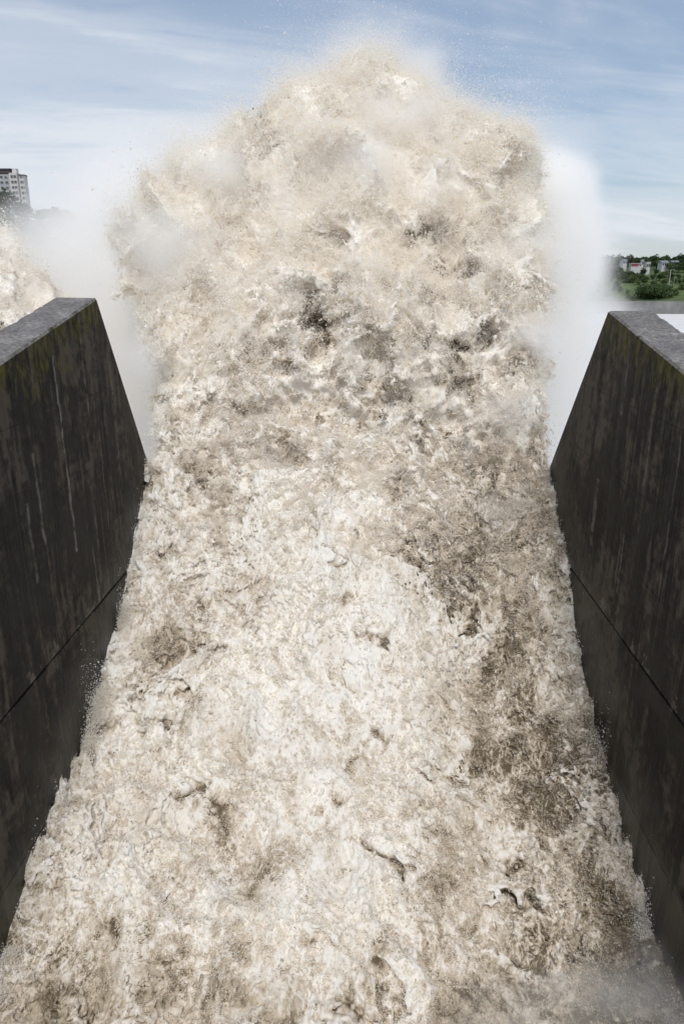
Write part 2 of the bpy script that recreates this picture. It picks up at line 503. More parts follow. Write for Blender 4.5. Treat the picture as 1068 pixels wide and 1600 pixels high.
def divider(side, label, yend, ytoe, ztoe, drop=0.0):
    def top_z_at(y):
        return 0.205 * y - 4.46 - drop
    root = empty('spillway_wall', (side * (WX + WT / 2), 10, -20))
    xi, xo = side * WX, side * (WX + WT)

    def edge(z):           # downstream end of the wall leans out as it goes down
        z1 = top_z_at(yend)
        return yend + (z1 - z) / (z1 - ztoe) * (ytoe - yend)
    joints = [-1.0, -8.6, -12.1, -22.0]
    y0 = -6.0
    # courses of the casting, each a touch proud of the next one up
    zt = top_z_at(yend)
    polys = [[(y0, -8.593), (y0, top_z_at(y0)), (yend, zt), (edge(-8.593), -8.593)],
             [(y0, -12.093), (y0, -8.607), (edge(-8.607), -8.607), (edge(-12.093), -12.093)],
             [(y0, -22.0), (y0, -12.107), (edge(-12.107), -12.107), (edge(-22), -22.0)]]
    for k, poly in enumerate(polys):
        inn = xi - side * 0.007 * k
        mb = MB()
        mb.prism(poly, min(inn, xo), max(inn, xo))
        o = mb.build('wall_course', M['wall'])
        bm = bmesh.new()
        bm.from_mesh(o.data)
        sharp = [e for e in bm.edges if abs(e.verts[0].co.y - e.verts[1].co.y) > 0.01 or abs(e.verts[0].co.x - e.verts[1].co.x) > 0.5]
        bmesh.ops.bevel(bm, geom=sharp, offset=0.05 if k == 0 else 0.018, segments=1, affect='EDGES', clamp_overlap=True)
        if k == 0:
            for q_ in np.arange(7.0, yend, 0.11):
                bmesh.ops.bisect_plane(bm, geom=bm.verts[:] + bm.edges[:] + bm.faces[:], plane_co=(0, q_, 0), plane_no=(0, 1, 0))
            mid = side * (WX + WT / 2)
            vs = [v_ for v_ in bm.verts if v_.co.y > 6.9 and v_.co.z > top_z_at(v_.co.y) - 0.12 and abs(abs(v_.co.x - mid) - WT / 2) < 0.09]
            pa = np.array([v_.co for v_ in vs], np.float32)
            dv = np.clip(nz(pa, 0.7, 400) * 0.8 + nz(pa, 0.25, 410) * 0.7 - 0.1, -0.1, 1) * 0.05
            for v_, d_ in zip(vs, dv):
                v_.co.z -= float(d_) * 0.5
                v_.co.x -= float(d_) * (1 if v_.co.x > mid else -1) * 0.6
        bm.to_mesh(o.data)
        bm.free()
        o.parent = root
        o.matrix_parent_inverse = root.matrix_world.inverted()
        o.location = -Vector(root.location)
        o.matrix_parent_inverse.identity()
    # core set back behind the open joints
    mb = MB()
    mb.prism([(y0, -21.9), (y0, top_z_at(y0) - 0.3), (yend - 0.15, zt - 0.3), (edge(-21.9) - 0.15, -21.9)],
             min(xi + side * 0.06, xo - side * 0.06), max(xi + side * 0.06, xo - side * 0.06))
    o = mb.build('wall_core', M['wall'], root)
    o.location = -Vector(root.location)
    tag(root, label, 'wall')
    return root


divider(-1, 'dark stained concrete spillway wall with long pale streaks, left of the torrent', 20.15, 23.7, -6.4)
divider(1, 'blackened concrete spillway wall with a paler downstream end, right of the torrent', 20.15, 25.2, -6.9, 0.33)

# a paler nosing strip on the end of the wall is part of the right wall's look
# floor of the chute below the water
mb = MB()
mb.prism([(-8, -15.9), (13, -15.9), (19, -13.2), (24, -9.4), (24.4, -9.6), (24.4, -22), (-8, -22)], -6.93, 6.93)
o = mb.build('spillway_floor', M['wall'])
tag(o, 'concrete floor of the spillway chute beneath the rushing water', 'spillway', kind='structure')

# ------------------------------------------------------------------ water in the chute
YL = np.array([4, 10.7, 14.3, 17.7, 21.5, 23.6, 27, 30.0])
ZL = np.array([-14.2, -13.45, -12.3, -10.7, -8.15, -6.5, -3.9, -1.5])
ZR = np.array([-14.6, -14.2, -13.6, -12.1, -9.15, -7.55, -4.9, -2.2])


def spline(xs, ys, x):
    """smooth monotone interpolation"""
    m = np.gradient(ys, xs)
    i = np.clip(np.searchsorted(xs, x) - 1, 0, len(xs) - 2)
    h = xs[i + 1] - xs[i]
    t = np.clip((x - xs[i]) / h, 0, 1)
    t2, t3 = t * t, t * t * t
    return ((2 * t3 - 3 * t2 + 1) * ys[i] + (t3 - 2 * t2 + t) * h * m[i] + (-2 * t3 + 3 * t2) * ys[i + 1] + (t3 - t2) * h * m[i + 1])


def chute_base(x, y):
    l, r = spline(YL, ZL, y), spline(YL, ZR, y)
    u = np.clip((x + WX) / (2 * WX), 0, 1)
    # a trough along the right third, a broad swell left of the middle
    return l * (1 - u) + r * u + 0.35 * np.exp(-((u - 0.45) / 0.25) ** 2) - 0.45 * np.exp(-((u - 0.74) / 0.10) ** 2)


PY = np.array([19, 21.5, 24, 27, 30, 33, 35.5, 37.5, 39.0])
PZ = np.array([-10.6, -8.4, -6.3, -3.5, -0.6, 3.0, 6.6, 10.2, 13.2])


def sstep(a, b, x):
    t = np.clip((x - a) / (b - a), 0, 1)
    return t * t * (3 - 2 * t)


def nappe(x, y):
    """upper surface of the flow: along the chute, then up the leaping jet"""
    z = spline(PY, PZ, np.clip(y, PY[0], PY[-1])) + np.maximum(y - PY[-1], 0) * 1.2
    k = sstep(22.0, 28.0, y)
    q = np.stack([x + 0 * y, y + 0 * x, 0 * (x + y)], -1).reshape(-1, 3).astype(np.float32)
    z = z + sstep(20.5, 28.5, y) * 1.25 * nz(q, 5.5, 104).reshape(np.shape(x + y))
    return chute_base(x, np.minimum(y, 29.0)) * (1 - k) + z * k


def ridged(P, wl, s, **k):
    return 1 - 2 * np.abs(nz(P, wl, s, **k))


def sink(x, y):
    """where the chute surface ducks under the burst, along a ragged front"""
    q = np.stack([x, y, 0 * x], -1).reshape(-1, 3).astype(np.float32)
    n = (nz(q, 4.0, 201) * 1.6 + nz(q, 1.6, 202) * 1.0).reshape(np.shape(x))
    return 1.6 * sstep(24.6, 28.6, y + n)


# a thin slab of cells that follows the sloping surface; the noise may fold over itself in it
DX = 0.036
ax, ay, az = np.arange(-7.02, 7.021, DX), np.arange(6.2, 29.0, DX), np.arange(-1.45, 1.45, DX)
XX, YY = np.meshgrid(ax, ay, indexing='ij')
p2 = np.stack([XX.ravel(), YY.ravel(), 0 * XX.ravel()], 1).astype(np.float32)
swell = (0.26 * nz(p2, 4.5, 5) + 0.20 * ridged(p2 + np.stack([nz(p2, 3, 1), nz(p2, 3, 3), 0 * p2[:, 0]], 1) * 0.5, 2.4, 6)).reshape(XX.shape)
calm = np.clip(0.5 + 0.5 * nz(p2, 3.8, 30).reshape(XX.shape) + 0.5 * (np.abs(XX + 0.3) / 7 - 0.5) * 1.6, 0, 1)
AMP = np.interp(YY, [6, 14, 19, 24, 27], [0.9, 1.0, 1.1, 1.5, 1.9])
BAND = np.exp(-((XX - 4.1 + 0.47 * (YY - 20)) / 1.2) ** 2) * sstep(13.5, 16.5, YY) * (1 - sstep(23.5, 25.5, YY))
rough = (0.24 + 0.70 * calm + 0.50 * BAND) * np.interp(YY, [6, 12, 18, 22, 26, 29], [0.75, 0.85, 1.05, 1.4, 2.1, 2.4])
# water piles up and slaps along the foot of the walls
lap = nz(p2 * np.array([0.3, 1, 1], np.float32), 1.0, 81) + 0.6 * nz(p2, 0.45, 82)
lap = (0.45 * np.clip(lap.reshape(XX.shape), -0.2, 1.2) + 0.10) * np.exp(-(7.02 - np.abs(XX)) / 0.28)
F = (swell * AMP + lap)[:, :, None] - az[None, None, :] + np.zeros((1, 1, 1))
F = F.astype(np.float32)
idx = np.nonzero(np.abs(F) < (0.42 * rough)[:, :, None] + 0.05)
P = np.stack([ax[idx[0]], ay[idx[1]], az[idx[2]] * 1.3], 1).astype(np.float32)
wv3 = np.stack([nz(P, 1.3, 31), nz(P, 1.3, 32), nz(P, 1.3, 33)], 1) * 0.30
Pw = P + wv3
D = 0.22 * (0.40 - np.abs(nz(Pw, 1.25, 7, stretch=(1.3, 1, 1))))
D += 0.24 * (0.36 - np.abs(nz(Pw, 0.62, 8, stretch=(1.3, 1, 1))))
D += 0.15 * (0.34 - np.abs(nz(Pw, 0.34, 9)))
D += 0.105 * nz(Pw, 0.26, 12)
D += 0.085 * nz(P, 0.16, 10)
D += 0.045 * nz(P, 0.105, 11)
# short torn folds lying across the flow, with a dark undercut behind each crest
arc = nz(P + 0.5 * wv3, 2.3, 71, stretch=(1.7, 1, 1)) + 0.22 * nz(P, 0.55, 72)
arcm = np.clip(nz(P, 2.6, 73) * 1.3 + nz(P, 0.9, 74) * 0.7 + 0.12, 0, 1)
D = D - 0.55 * np.exp(-((arc - 0.02) / 0.10) ** 2) * arcm + 0.22 * np.exp(-((arc - 0.26) / 0.16) ** 2) * arcm
F[idx] += D * rough[idx[0], idx[1]]
far = P[:, 1] > 22.8
idf = tuple(q[far] for q in idx)
lat = 7.35 - np.abs(P[far, 0]) - 0.75 * sstep(22.8, 25.0, P[far, 1]) + D[far] * 1.6 + 0.35 * nz(P[far], 1.4, 88)
F[idf] = np.minimum(F[idf], lat)
F[(np.abs(ax) > 6.9)[:, None, None] & (ay > 23.9)[None, :, None] & np.ones(len(az), bool)[None, None, :]] = -0.5
grid = openvdb.FloatGrid(background=-3.0)
grid.copyFromArray(F)
pts, tris, quads = grid.convertToPolygons(isovalue=0.0, adaptivity=0.0)
pts = np.asarray(pts, np.float32) * DX + np.array([ax[0], ay[0], az[0]], np.float32)
quads = np.asarray(quads)[:, ::-1]
# drop the open rim of the slab
inner = (pts[:, 2] > az[0] + 2 * DX) & (pts[:, 2] < az[-1] - 2 * DX)
quads = quads[inner[quads].all(1)]
hs = pts[:, 2].copy()
V = pts.copy()
V[:, 2] = hs + nappe(V[:, 0], V[:, 1]) - sink(V[:, 0], V[:, 1])
print('water', F.shape, len(P), len(V))
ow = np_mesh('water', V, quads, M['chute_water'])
X, Y = V[:, 0], V[:, 1]
P2 = np.stack([X, Y, hs], 1)
Pw = P2 + np.stack([nz(P2, 2.0, 61), nz(P2, 2.0, 62), 0 * X], 1) * 0.5
veins = np.abs(nz(Pw, 1.1, 14))
fveins = np.abs(nz(Pw, 0.42, 15))
Pl = Pw * np.array([1.0, 0.55, 1.0])      # streaks drawn out along the flow
foam = 0.44 + np.interp(Y, [8, 11, 15, 22], [-0.22, -0.16, -0.01, 0.0]) + 0.17 * nz(P2, 4.5, 16) + 0.17 * nz(Pl, 1.3, 17) + 0.10 * nz(Pl, 0.45, 18)
vm = np.clip(nz(P2, 2.5, 19) + 0.5, 0, 1) * np.interp(Y, [18, 24], [1, 0.3])
foam += 0.32 * np.exp(-(veins / 0.11) ** 2) * vm + 0.32 * np.exp(-(fveins / 0.13) ** 2) * vm
foam -= 0.10 * np.clip((np.abs(X + 0.2) - 4.2) / 2.5, 0, 1)
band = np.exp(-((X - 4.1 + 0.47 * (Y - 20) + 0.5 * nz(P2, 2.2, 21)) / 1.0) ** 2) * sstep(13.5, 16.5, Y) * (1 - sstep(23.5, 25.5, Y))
foam -= 0.27 * band * (0.8 + 0.6 * nz(P2, 1.1, 20))  # muddier colour in a band, standing in for its crumbly shadows too
foam -= 0.17 * sstep(1.2, 5.0, X)  # shade of the right side put into the foam colour
foam += 0.10 * np.exp(-((X + 0.4) / 2.2) ** 2)
foam += 0.30 * np.clip(hs, -0.5, 0.5)
Pv = np.stack([X, Y, hs * 1.3], 1).astype(np.float32)
wq = np.stack([nz(Pv, 1.3, 31), nz(Pv, 1.3, 32), nz(Pv, 1.3, 33)], 1) * 0.30
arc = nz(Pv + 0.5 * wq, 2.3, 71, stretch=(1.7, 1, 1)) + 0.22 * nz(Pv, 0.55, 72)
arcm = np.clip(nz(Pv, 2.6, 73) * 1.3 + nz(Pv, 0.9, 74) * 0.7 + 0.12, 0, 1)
foam -= 0.55 * np.exp(-((arc - 0.02) / 0.10) ** 2) * arcm  # shadow in the troughs behind the crests deepened by darker colour
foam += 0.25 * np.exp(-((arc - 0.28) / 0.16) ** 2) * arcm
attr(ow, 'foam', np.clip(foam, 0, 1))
tag(ow, 'silty beige white water rushing down the spillway chute between the dark walls', 'water', kind='structure')

# ------------------------------------------------------------------ the bursting plume
EDGE = [(900, 210, 880), (745, 230, 854), (700, 234, 846), (650, 232, 838), (600, 226, 836), (550, 218, 838), (500, 212, 840), (450, 206, 842),
        (400, 204, 842), (350, 206, 840), (300, 222, 834), (260, 258, 822), (230, 308, 808), (205, 346, 790), (185, 372, 760), (172, 396, 706),
        (152, 440, 668), (130, 480, 640), (112, 510, 622), (98, 532, 608), (86, 552, 592)]


def row_to_profile(row):
    v = ray(570, row)
    yy = np.linspace(12, 45, 1500)
    z = spline(PY, PZ, np.clip(yy, PY[0], PY[-1])) + np.maximum(yy - PY[-1], 0) * 1.5 - np.maximum(PY[0] - yy, 0) * 0.85
    k = np.argmin(np.abs(z - yy * v[2] / v[1]))
    return yy[k], z[k]


def edges_world(tab):
    zs, l, r = [], [], []
    for row, a, b in tab:
        y, z = row_to_profile(row)
        zs.append(z)
        l.append(at_y(a, row, y)[0])
        r.append(at_y(b, row, y)[0])
    return np.array(zs), np.array(l), np.array(r)


def plume(name, box, vox, edges, seed, ampl, label, thick=5.0, jet=None, holes=(), bias=0.0):
    (x0, x1), (y0, y1), (z0, z1) = box
    ax, ay, az = np.arange(x0, x1, vox), np.arange(y0, y1, vox), np.arange(z0, z1, vox)
    ez, el, er = edges
    lz, rz = np.interp(az, ez, el), np.interp(az, ez, er)
    F = np.full((len(ax), len(ay), len(az)), -3.0, np.float32)
    for i, x in enumerate(ax):
        zp = jet(np.full_like(ay, x), ay)
        cs = 1 / np.sqrt(1 + np.gradient(zp, ay) ** 2)
        f1 = (zp[:, None] - az[None, :]) * cs[:, None]
        f2 = np.minimum(x - lz, rz - x)[None, :] + 0 * f1
        f = smin(smin(f1, f2, 2.0), (ez[-1] + 0.2 - az)[None, :] + 0 * f1, 0.8)
        F[i] = np.minimum(f, thick - f1)
    idx = np.nonzero(np.abs(F) < 2.7 * ampl)
    P = np.stack([ax[idx[0]], ay[idx[1]], az[idx[2]]], 1).astype(np.float32)
    print(name, F.shape, len(P))
    y = P[:, 1]
    g = np.interp(y, [20, 24, 28, 36], [0.30, 0.60, 0.95, 1.15]).astype(np.float32) * ampl
    fine = np.interp(y, [24, 28, 33, 37], [1.0, 1.0, 0.5, 0.35]).astype(np.float32)
    warp = np.stack([nz(P, 2.0, seed + 1), nz(P, 2.0, seed + 2), nz(P, 2.0, seed + 3)], 1) * 0.45
    Pw = P + warp
    # across, along and out of the jet: the billows are drawn out along its flight and fan apart
    J = np.stack([Pw[:, 0] / (1 + 0.028 * (Pw[:, 1] - 22)), (0.75 * Pw[:, 1] + 0.66 * Pw[:, 2]) / 1.7, -0.66 * Pw[:, 1] + 0.75 * Pw[:, 2]], 1).astype(np.float32)
    D = 0.30 * nz(P, 6.0, seed + 4)
    D += 1.30 * np.interp(y, [25, 30], [0.5, 1.0]) * (0.40 - np.abs(nz(J, 3.2, seed + 5)))
    D += 0.70 * (0.36 - np.abs(nz(J, 1.4, seed + 6))) * (0.45 + 0.55 * fine)
    D += 0.40 * (0.33 - np.abs(nz(J, 0.7, seed + 7))) * fine
    D += 0.30 * nz(Pw, 0.45, seed + 8) * fine
    D += 0.20 * nz(P, 0.23, seed + 9) * fine
    hole = np.zeros(len(P), np.float32)
    for (hx, hy, hz_), hr in holes:
        d2 = ((Pw[:, 0] - hx) ** 2 + (Pw[:, 1] - hy) ** 2 + (Pw[:, 2] - hz_) ** 2) / hr ** 2
        hole = np.maximum(hole, np.exp(-d2) * (1.2 + 1.8 * hr))
    F[idx] += D * g - hole * np.clip(0.9 + 0.9 * nz(P, 0.8, seed + 10), 0.1, 1.8) - 3.0 * np.clip(P[:, 2] - ez[-1] - 0.3, 0, 1)
    grid = openvdb.FloatGrid(background=-3.0)
    grid.copyFromArray(F)
    pts, tris, quads = grid.convertToPolygons(isovalue=0.0, adaptivity=0.0)
    pts = np.asarray(pts, np.float32) * vox + np.array([x0, y0, z0], np.float32)
    quads = np.asarray(quads)[:, ::-1]
    o = np_mesh(name, pts, quads, M['plume_water'])
    foam = 0.66 + np.interp(pts[:, 1], [28, 34], [0, 0.08]) + 0.20 * nz(pts, 4.0, seed + 20) + 0.20 * nz(pts, 1.5, seed + 21) + 0.16 * nz(pts, 0.6, seed + 22)
    foam = foam - 0.22 * np.abs(nz(pts, 3.2, seed + 23)) + 0.06
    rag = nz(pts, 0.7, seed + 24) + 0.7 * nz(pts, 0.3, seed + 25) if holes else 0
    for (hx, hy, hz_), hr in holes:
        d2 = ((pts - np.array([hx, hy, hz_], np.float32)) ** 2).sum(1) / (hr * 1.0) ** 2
        foam -= 1.1 * np.exp(-d2) * np.clip(0.75 + 1.1 * rag, 0, 1.4)  # muddy hollows, their shade deepened in the colour
    foam = foam + bias
    attr(o, 'foam', np.clip(foam, 0, 1))
    tag(o, label, 'water', kind='stuff')
    print(name, len(pts))
    nr = np.empty(len(pts) * 3, np.float32)
    o.data.vertices.foreach_get('normal', nr)
    return o, pts, nr.reshape(-1, 3), foam


def jet_main(x, y):
    q = np.stack([x, y, 0 * x], -1).reshape(-1, 3).astype(np.float32)
    n = (nz(q, 3.5, 203) * 1.6 + nz(q, 1.4, 204) * 0.8).reshape(np.shape(x))
    return nappe(x, y) - 1.1 * (1 - sstep(22.5, 28.0, y + n))


def jet_side(x, y):
    return spline(PY, PZ, np.clip(y, PY[0], PY[-1])) + np.maximum(y - PY[-1], 0) * 1.2


HOLES = []
for hx, row, hr in ((486, 488, 0.42), (494, 515, 0.40), (503, 540, 0.30), (530, 466, 0.36), (522, 486, 0.30), (556, 528, 0.30), (575, 530, 0.26), (602, 580, 0.42),
                    (588, 572, 0.30), (504, 628, 0.36), (516, 652, 0.38), (530, 690, 0.25), (604, 636, 0.40), (612, 662, 0.36), (455, 562, 0.34), (718, 590, 0.40),
                    (712, 545, 0.30), (330, 715, 0.36), (392, 655, 0.30), (700, 665, 0.30), (755, 735, 0.42), (640, 372, 0.36), (740, 440, 0.5), (690, 412, 0.5),
                    (672, 365, 0.4), (770, 430, 0.36), (405, 200, 0.42), (368, 350, 0.36), (620, 430, 0.3), (750, 525, 0.4), (470, 755, 0.25), (650, 545, 0.3)):
    yy_, z_ = row_to_profile(row)
    HOLES.append(((at_y(hx, row, yy_)[0], yy_ + 0.2, z_), hr * (1.65 if 450 < row < 680 else 1.15)))

pl_main = plume('torrent', ((-13, 13.5), (20.5, 42.5), (-11.0, 15.5)), 0.082, edges_world(EDGE), 100, 1.0,
                'towering beige burst of white water leaping from the spillway lip', jet=jet_main, holes=HOLES)
EDGE2 = [(900, -700, 100), (520, -700, 40), (470, -700, 12), (430, -700, -16), (390, -700, -48), (350, -700, -90), (320, -700, -130), (290, -650, -170),
         (250, -600, -220), (200, -520, -300)]
pl_side = plume('side_torrent', ((-34, -11.5), (24, 42.5), (-8, 11)), 0.13, edges_world(EDGE2), 300, 0.9,
                'second burst of silty white water rising behind the left wall', thick=3.5, jet=jet_side, bias=-0.20)


# ------------------------------------------------------------------ drops and spray
def droplets(name, P, rad, foam, label):
    me = bpy.data.meshes.new(name)
    me.vertices.add(len(P))
    me.vertices.foreach_set('co', np.ascontiguousarray(P, np.float32).ravel())
    for nm, val in (('rad', rad), ('foam', foam)):
        a = me.attributes.new(nm, 'FLOAT', 'POINT')
        a.data.foreach_set('value', np.ascontiguousarray(val, np.float32))
    me.materials.append(M['drops'])
    o = bpy.data.objects.new(name, me)
    COL.objects.link(o)
    ng = bpy.data.node_groups.new(name, 'GeometryNodeTree')
    ng.interface.new_socket('Geometry', in_out='INPUT', socket_type='NodeSocketGeometry')
    ng.interface.new_socket('Geometry', in_out='OUTPUT', socket_type='NodeSocketGeometry')
    gi, go = ng.nodes.new('NodeGroupInput'), ng.nodes.new('NodeGroupOutput')
    mp = ng.nodes.new('GeometryNodeMeshToPoints')
    ra = ng.nodes.new('GeometryNodeInputNamedAttribute')
    ra.data_type = 'FLOAT'
    ra.inputs[0].default_value = 'rad'
    sm = ng.nodes.new('GeometryNodeSetMaterial')
    sm.inputs['Material'].default_value = M['drops']
    ng.links.new(gi.outputs[0], mp.inputs['Mesh'])
    ng.links.new(ra.outputs[0], mp.inputs['Radius'])
    ng.links.new(mp.outputs[0], sm.inputs[0])
    ng.links.new(sm.outputs[0], go.inputs[0])
    md = o.modifiers.new('drops', 'NODES')
    md.node_group = ng
    tag(o, label, 'spray', kind='stuff')
    return o


def spray_from(pl, n, reach, seed, ylo, r0, sig, white, loft=0.45, near=0.25):
    """drops leaving the surface of a burst; r0 is the usual radius in metres"""
    o, pts, nr, foam = pl
    cand = np.nonzero((pts[:, 1] > ylo) & ((nr[:, 1] < 0.5) | (nr[:, 2] > 0.2)))[0]
    # finer and more of it the higher it has flown, in clumps
    wgt = np.interp(pts[cand, 1], [8, 16, 20, 25, 31, 36], [near * 0.6, near, near, 0.85, 1.05, 1.25]) * np.clip(nz(pts[cand], 2.4, seed + 9) * 1.3 + 0.75, 0.1, 1.6)
    for hc, hr in HOLES:
        d2 = ((pts[cand] - np.array(hc, np.float32)) ** 2).sum(1)
        wgt = wgt * (1 - (0.35 + 0.6 * white) * np.exp(-d2 / (1.7 * hr) ** 2))
    cand = cand[rng.random(len(cand)) < wgt / 2.0]
    pick = cand[rng.integers(0, len(cand), n)]
    p = pts[pick]
    cl = np.clip(nz(p, 2.2, seed) * 0.8 + nz(p, 0.8, seed + 1) * 0.5 + 0.35, 0.04, 1.6)
    dist = rng.exponential(1.0, n) * reach * cl * np.interp(p[:, 1], [8, 19, 23, 27, 31, 35], [0.045, 0.10, 0.20, 0.36, 0.85, 1.0])
    dirs = nr[pick] * 0.8 + np.array([0, 0.10, loft]) + rng.standard_normal((n, 3)) * 0.35
    q = p + dirs * dist[:, None] + rng.standard_normal((n, 3)) * 0.025
    k = np.interp(p[:, 1], [10, 20, 26], [0.25, 0.6, 1.0])[:, None]
    q = q + np.stack([nz(q, 0.5, seed + 2), nz(q, 0.5, seed + 3), nz(q, 0.5, seed + 4)], 1) * 0.16 * k     # drops gather into strings
    rad = np.clip(rng.lognormal(math.log(r0), sig, n), 0.004, 0.05)
    f = np.clip(np.interp(p[:, 1], [28, 34], [0, 0.13]) + foam[pick] * (1 - white) + white * 0.95 + rng.normal(0, 0.20, n) * (1 - white), 0.03, 1)
    return q, rad, f


qs = [spray_from(pl_main, 1900000, 0.32, 500, 21, 0.0125, 0.42, 0.06),
      spray_from(pl_main, 3900000, 0.72, 540, 24, 0.0076, 0.3, 0.66, 0.5)]
nr_ = np.empty(len(V) * 3, np.float32)
ow.data.vertices.foreach_get('normal', nr_)
qs.append(spray_from((ow, V, nr_.reshape(-1, 3), foam), 2000000, 0.30, 560, 8.0, 0.0078, 0.40, 0.24, near=0.20))
q, rad, f = spray_from(pl_side, 450000, 0.5, 520, 24, 0.012, 0.4, 0.3)
qs.append((q, rad, f))
# drops torn off the chute surface
n = 260000
k = rng.integers(0, len(V), n)
p = V[k]
keep = (np.clip(hs[k] * 2.0 + 0.35, 0.05, 1) > rng.random(n)) & (p[:, 1] > 8)
p, k = p[keep], k[keep]
lift = rng.exponential(0.06, len(p)) * np.interp(p[:, 1], [8, 18, 25], [0.6, 1.0, 2.2])
p = p + np.stack([np.zeros(len(p)), -lift * 0.3, lift], 1)
qs.append((p, np.clip(rng.lognormal(math.log(0.008), 0.4, len(p)), 0.004, 0.022), np.clip(foam[k] + rng.normal(0.1, 0.18, len(p)), 0.05, 1)))
# splashes thrown on to the walls
n = 150000
yy = rng.uniform(10, 25.5, n)
burst = np.clip(nz(np.stack([yy, 0 * yy, 0 * yy], 1), 1.6, 77) + nz(np.stack([yy, 0 * yy, 0 * yy], 1), 0.5, 78) * 0.6 + 0.15, 0.02, 1.3)
sd_ = np.where(rng.random(n) < 0.5, -1, 1)
zz_ = nappe(sd_ * 6.9, yy) + rng.exponential(0.30, n) * burst ** 1.5 + 0.04
pp = np.stack([sd_ * (6.97 - np.abs(rng.normal(0, 0.20, n))), yy, zz_], 1)
qs.append((pp, np.clip(rng.lognormal(math.log(0.0055), 0.5, n), 0.003, 0.022), np.clip(rng.normal(0.75, 0.15, n), 0.2, 1)))
droplets('spray', np.concatenate([q[0] for q in qs]), np.concatenate([q[1] for q in qs]), np.concatenate([q[2] for q in qs]),
         'flying drops of silty water round the burst and along the walls')

# ------------------------------------------------------------------ drifting mist (a density field, not a picture)
BL = []


def blob(px, py, Y, rx, ry, rz, a):
    c = at_y(px, py, Y)
    BL.append((tuple(c), (rx, ry, rz), a))


# (photo column, row, distance, radii, strength)
blob(165, 560, 42, 5.0, 8, 6.5, 1.0)
blob(160, 505, 48, 5.0, 9, 3.2, 1.0)
blob(60, 490, 60, 12.0, 10, 3.0, 0.5)
blob(170, 410, 56, 3.5, 5, 3.5, 0.08)
blob(60, 370, 66, 9.0, 5, 4.0, 0.028)
blob(220, 650, 36, 2.6, 6, 5.0, 0.9)
blob(205, 400, 42, 2.8, 4, 4.5, 0.6)
blob(240, 300, 42, 2.4, 3.0, 2.4, 0.5)
blob(192, 385, 45, 2.8, 5, 4.2, 0.5)
blob(838, 285, 42, 1.5, 2.2, 1.5, 2.2)
blob(862, 335, 42, 1.65, 3.0, 2.2, 3.2)
blob(868, 420, 41, 1.5, 3.5, 2.8, 3.0)
blob(866, 520, 40, 1.6, 4.5, 4.0, 2.2)
blob(850, 680, 37, 2.0, 5.0, 4.5, 0.8)
blob(890, 580, 46, 2.4, 7.0, 3.0, 0.5)
blob(930, 500, 60, 3.0, 7.0, 1.3, 0.12)
blob(635, 160, 41, 2.0, 1.6, 2.2, 1.2)
blob(575, 115, 40, 2.4, 1.4, 1.8, 0.8)
blob(740, 250, 41, 2.6, 1.6, 1.8, 0.8)
blob(470, 170, 40.5, 2.2, 1.6, 1.7, 0.8)
blob(340, 240, 41, 2.4, 1.8, 1.8, 0.7)

for px_, row_, r_, a_ in ((560, 275, 1.6, 0.5), (650, 190, 1.4, 0.7), (440, 320, 1.2, 0.4), (600, 180, 1.4, 0.6), (690, 290, 1.3, 0.4),
                         (300, 430, 1.4, 0.45), (250, 380, 1.6, 0.7), (810, 640, 0.9, 0.6), (775, 790, 0.7, 0.4), (830, 420, 1.4, 0.8),
                         (340, 270, 1.3, 0.6), (480, 220, 1.4, 0.5), (240, 560, 0.9, 0.6), (838, 540, 1.0, 0.7)):
    yy_, z_ = row_to_profile(row_)
    blob(px_, row_, yy_ - 0.9, r_ * 1.3, r_ * 0.8, r_ * 0.8, a_)


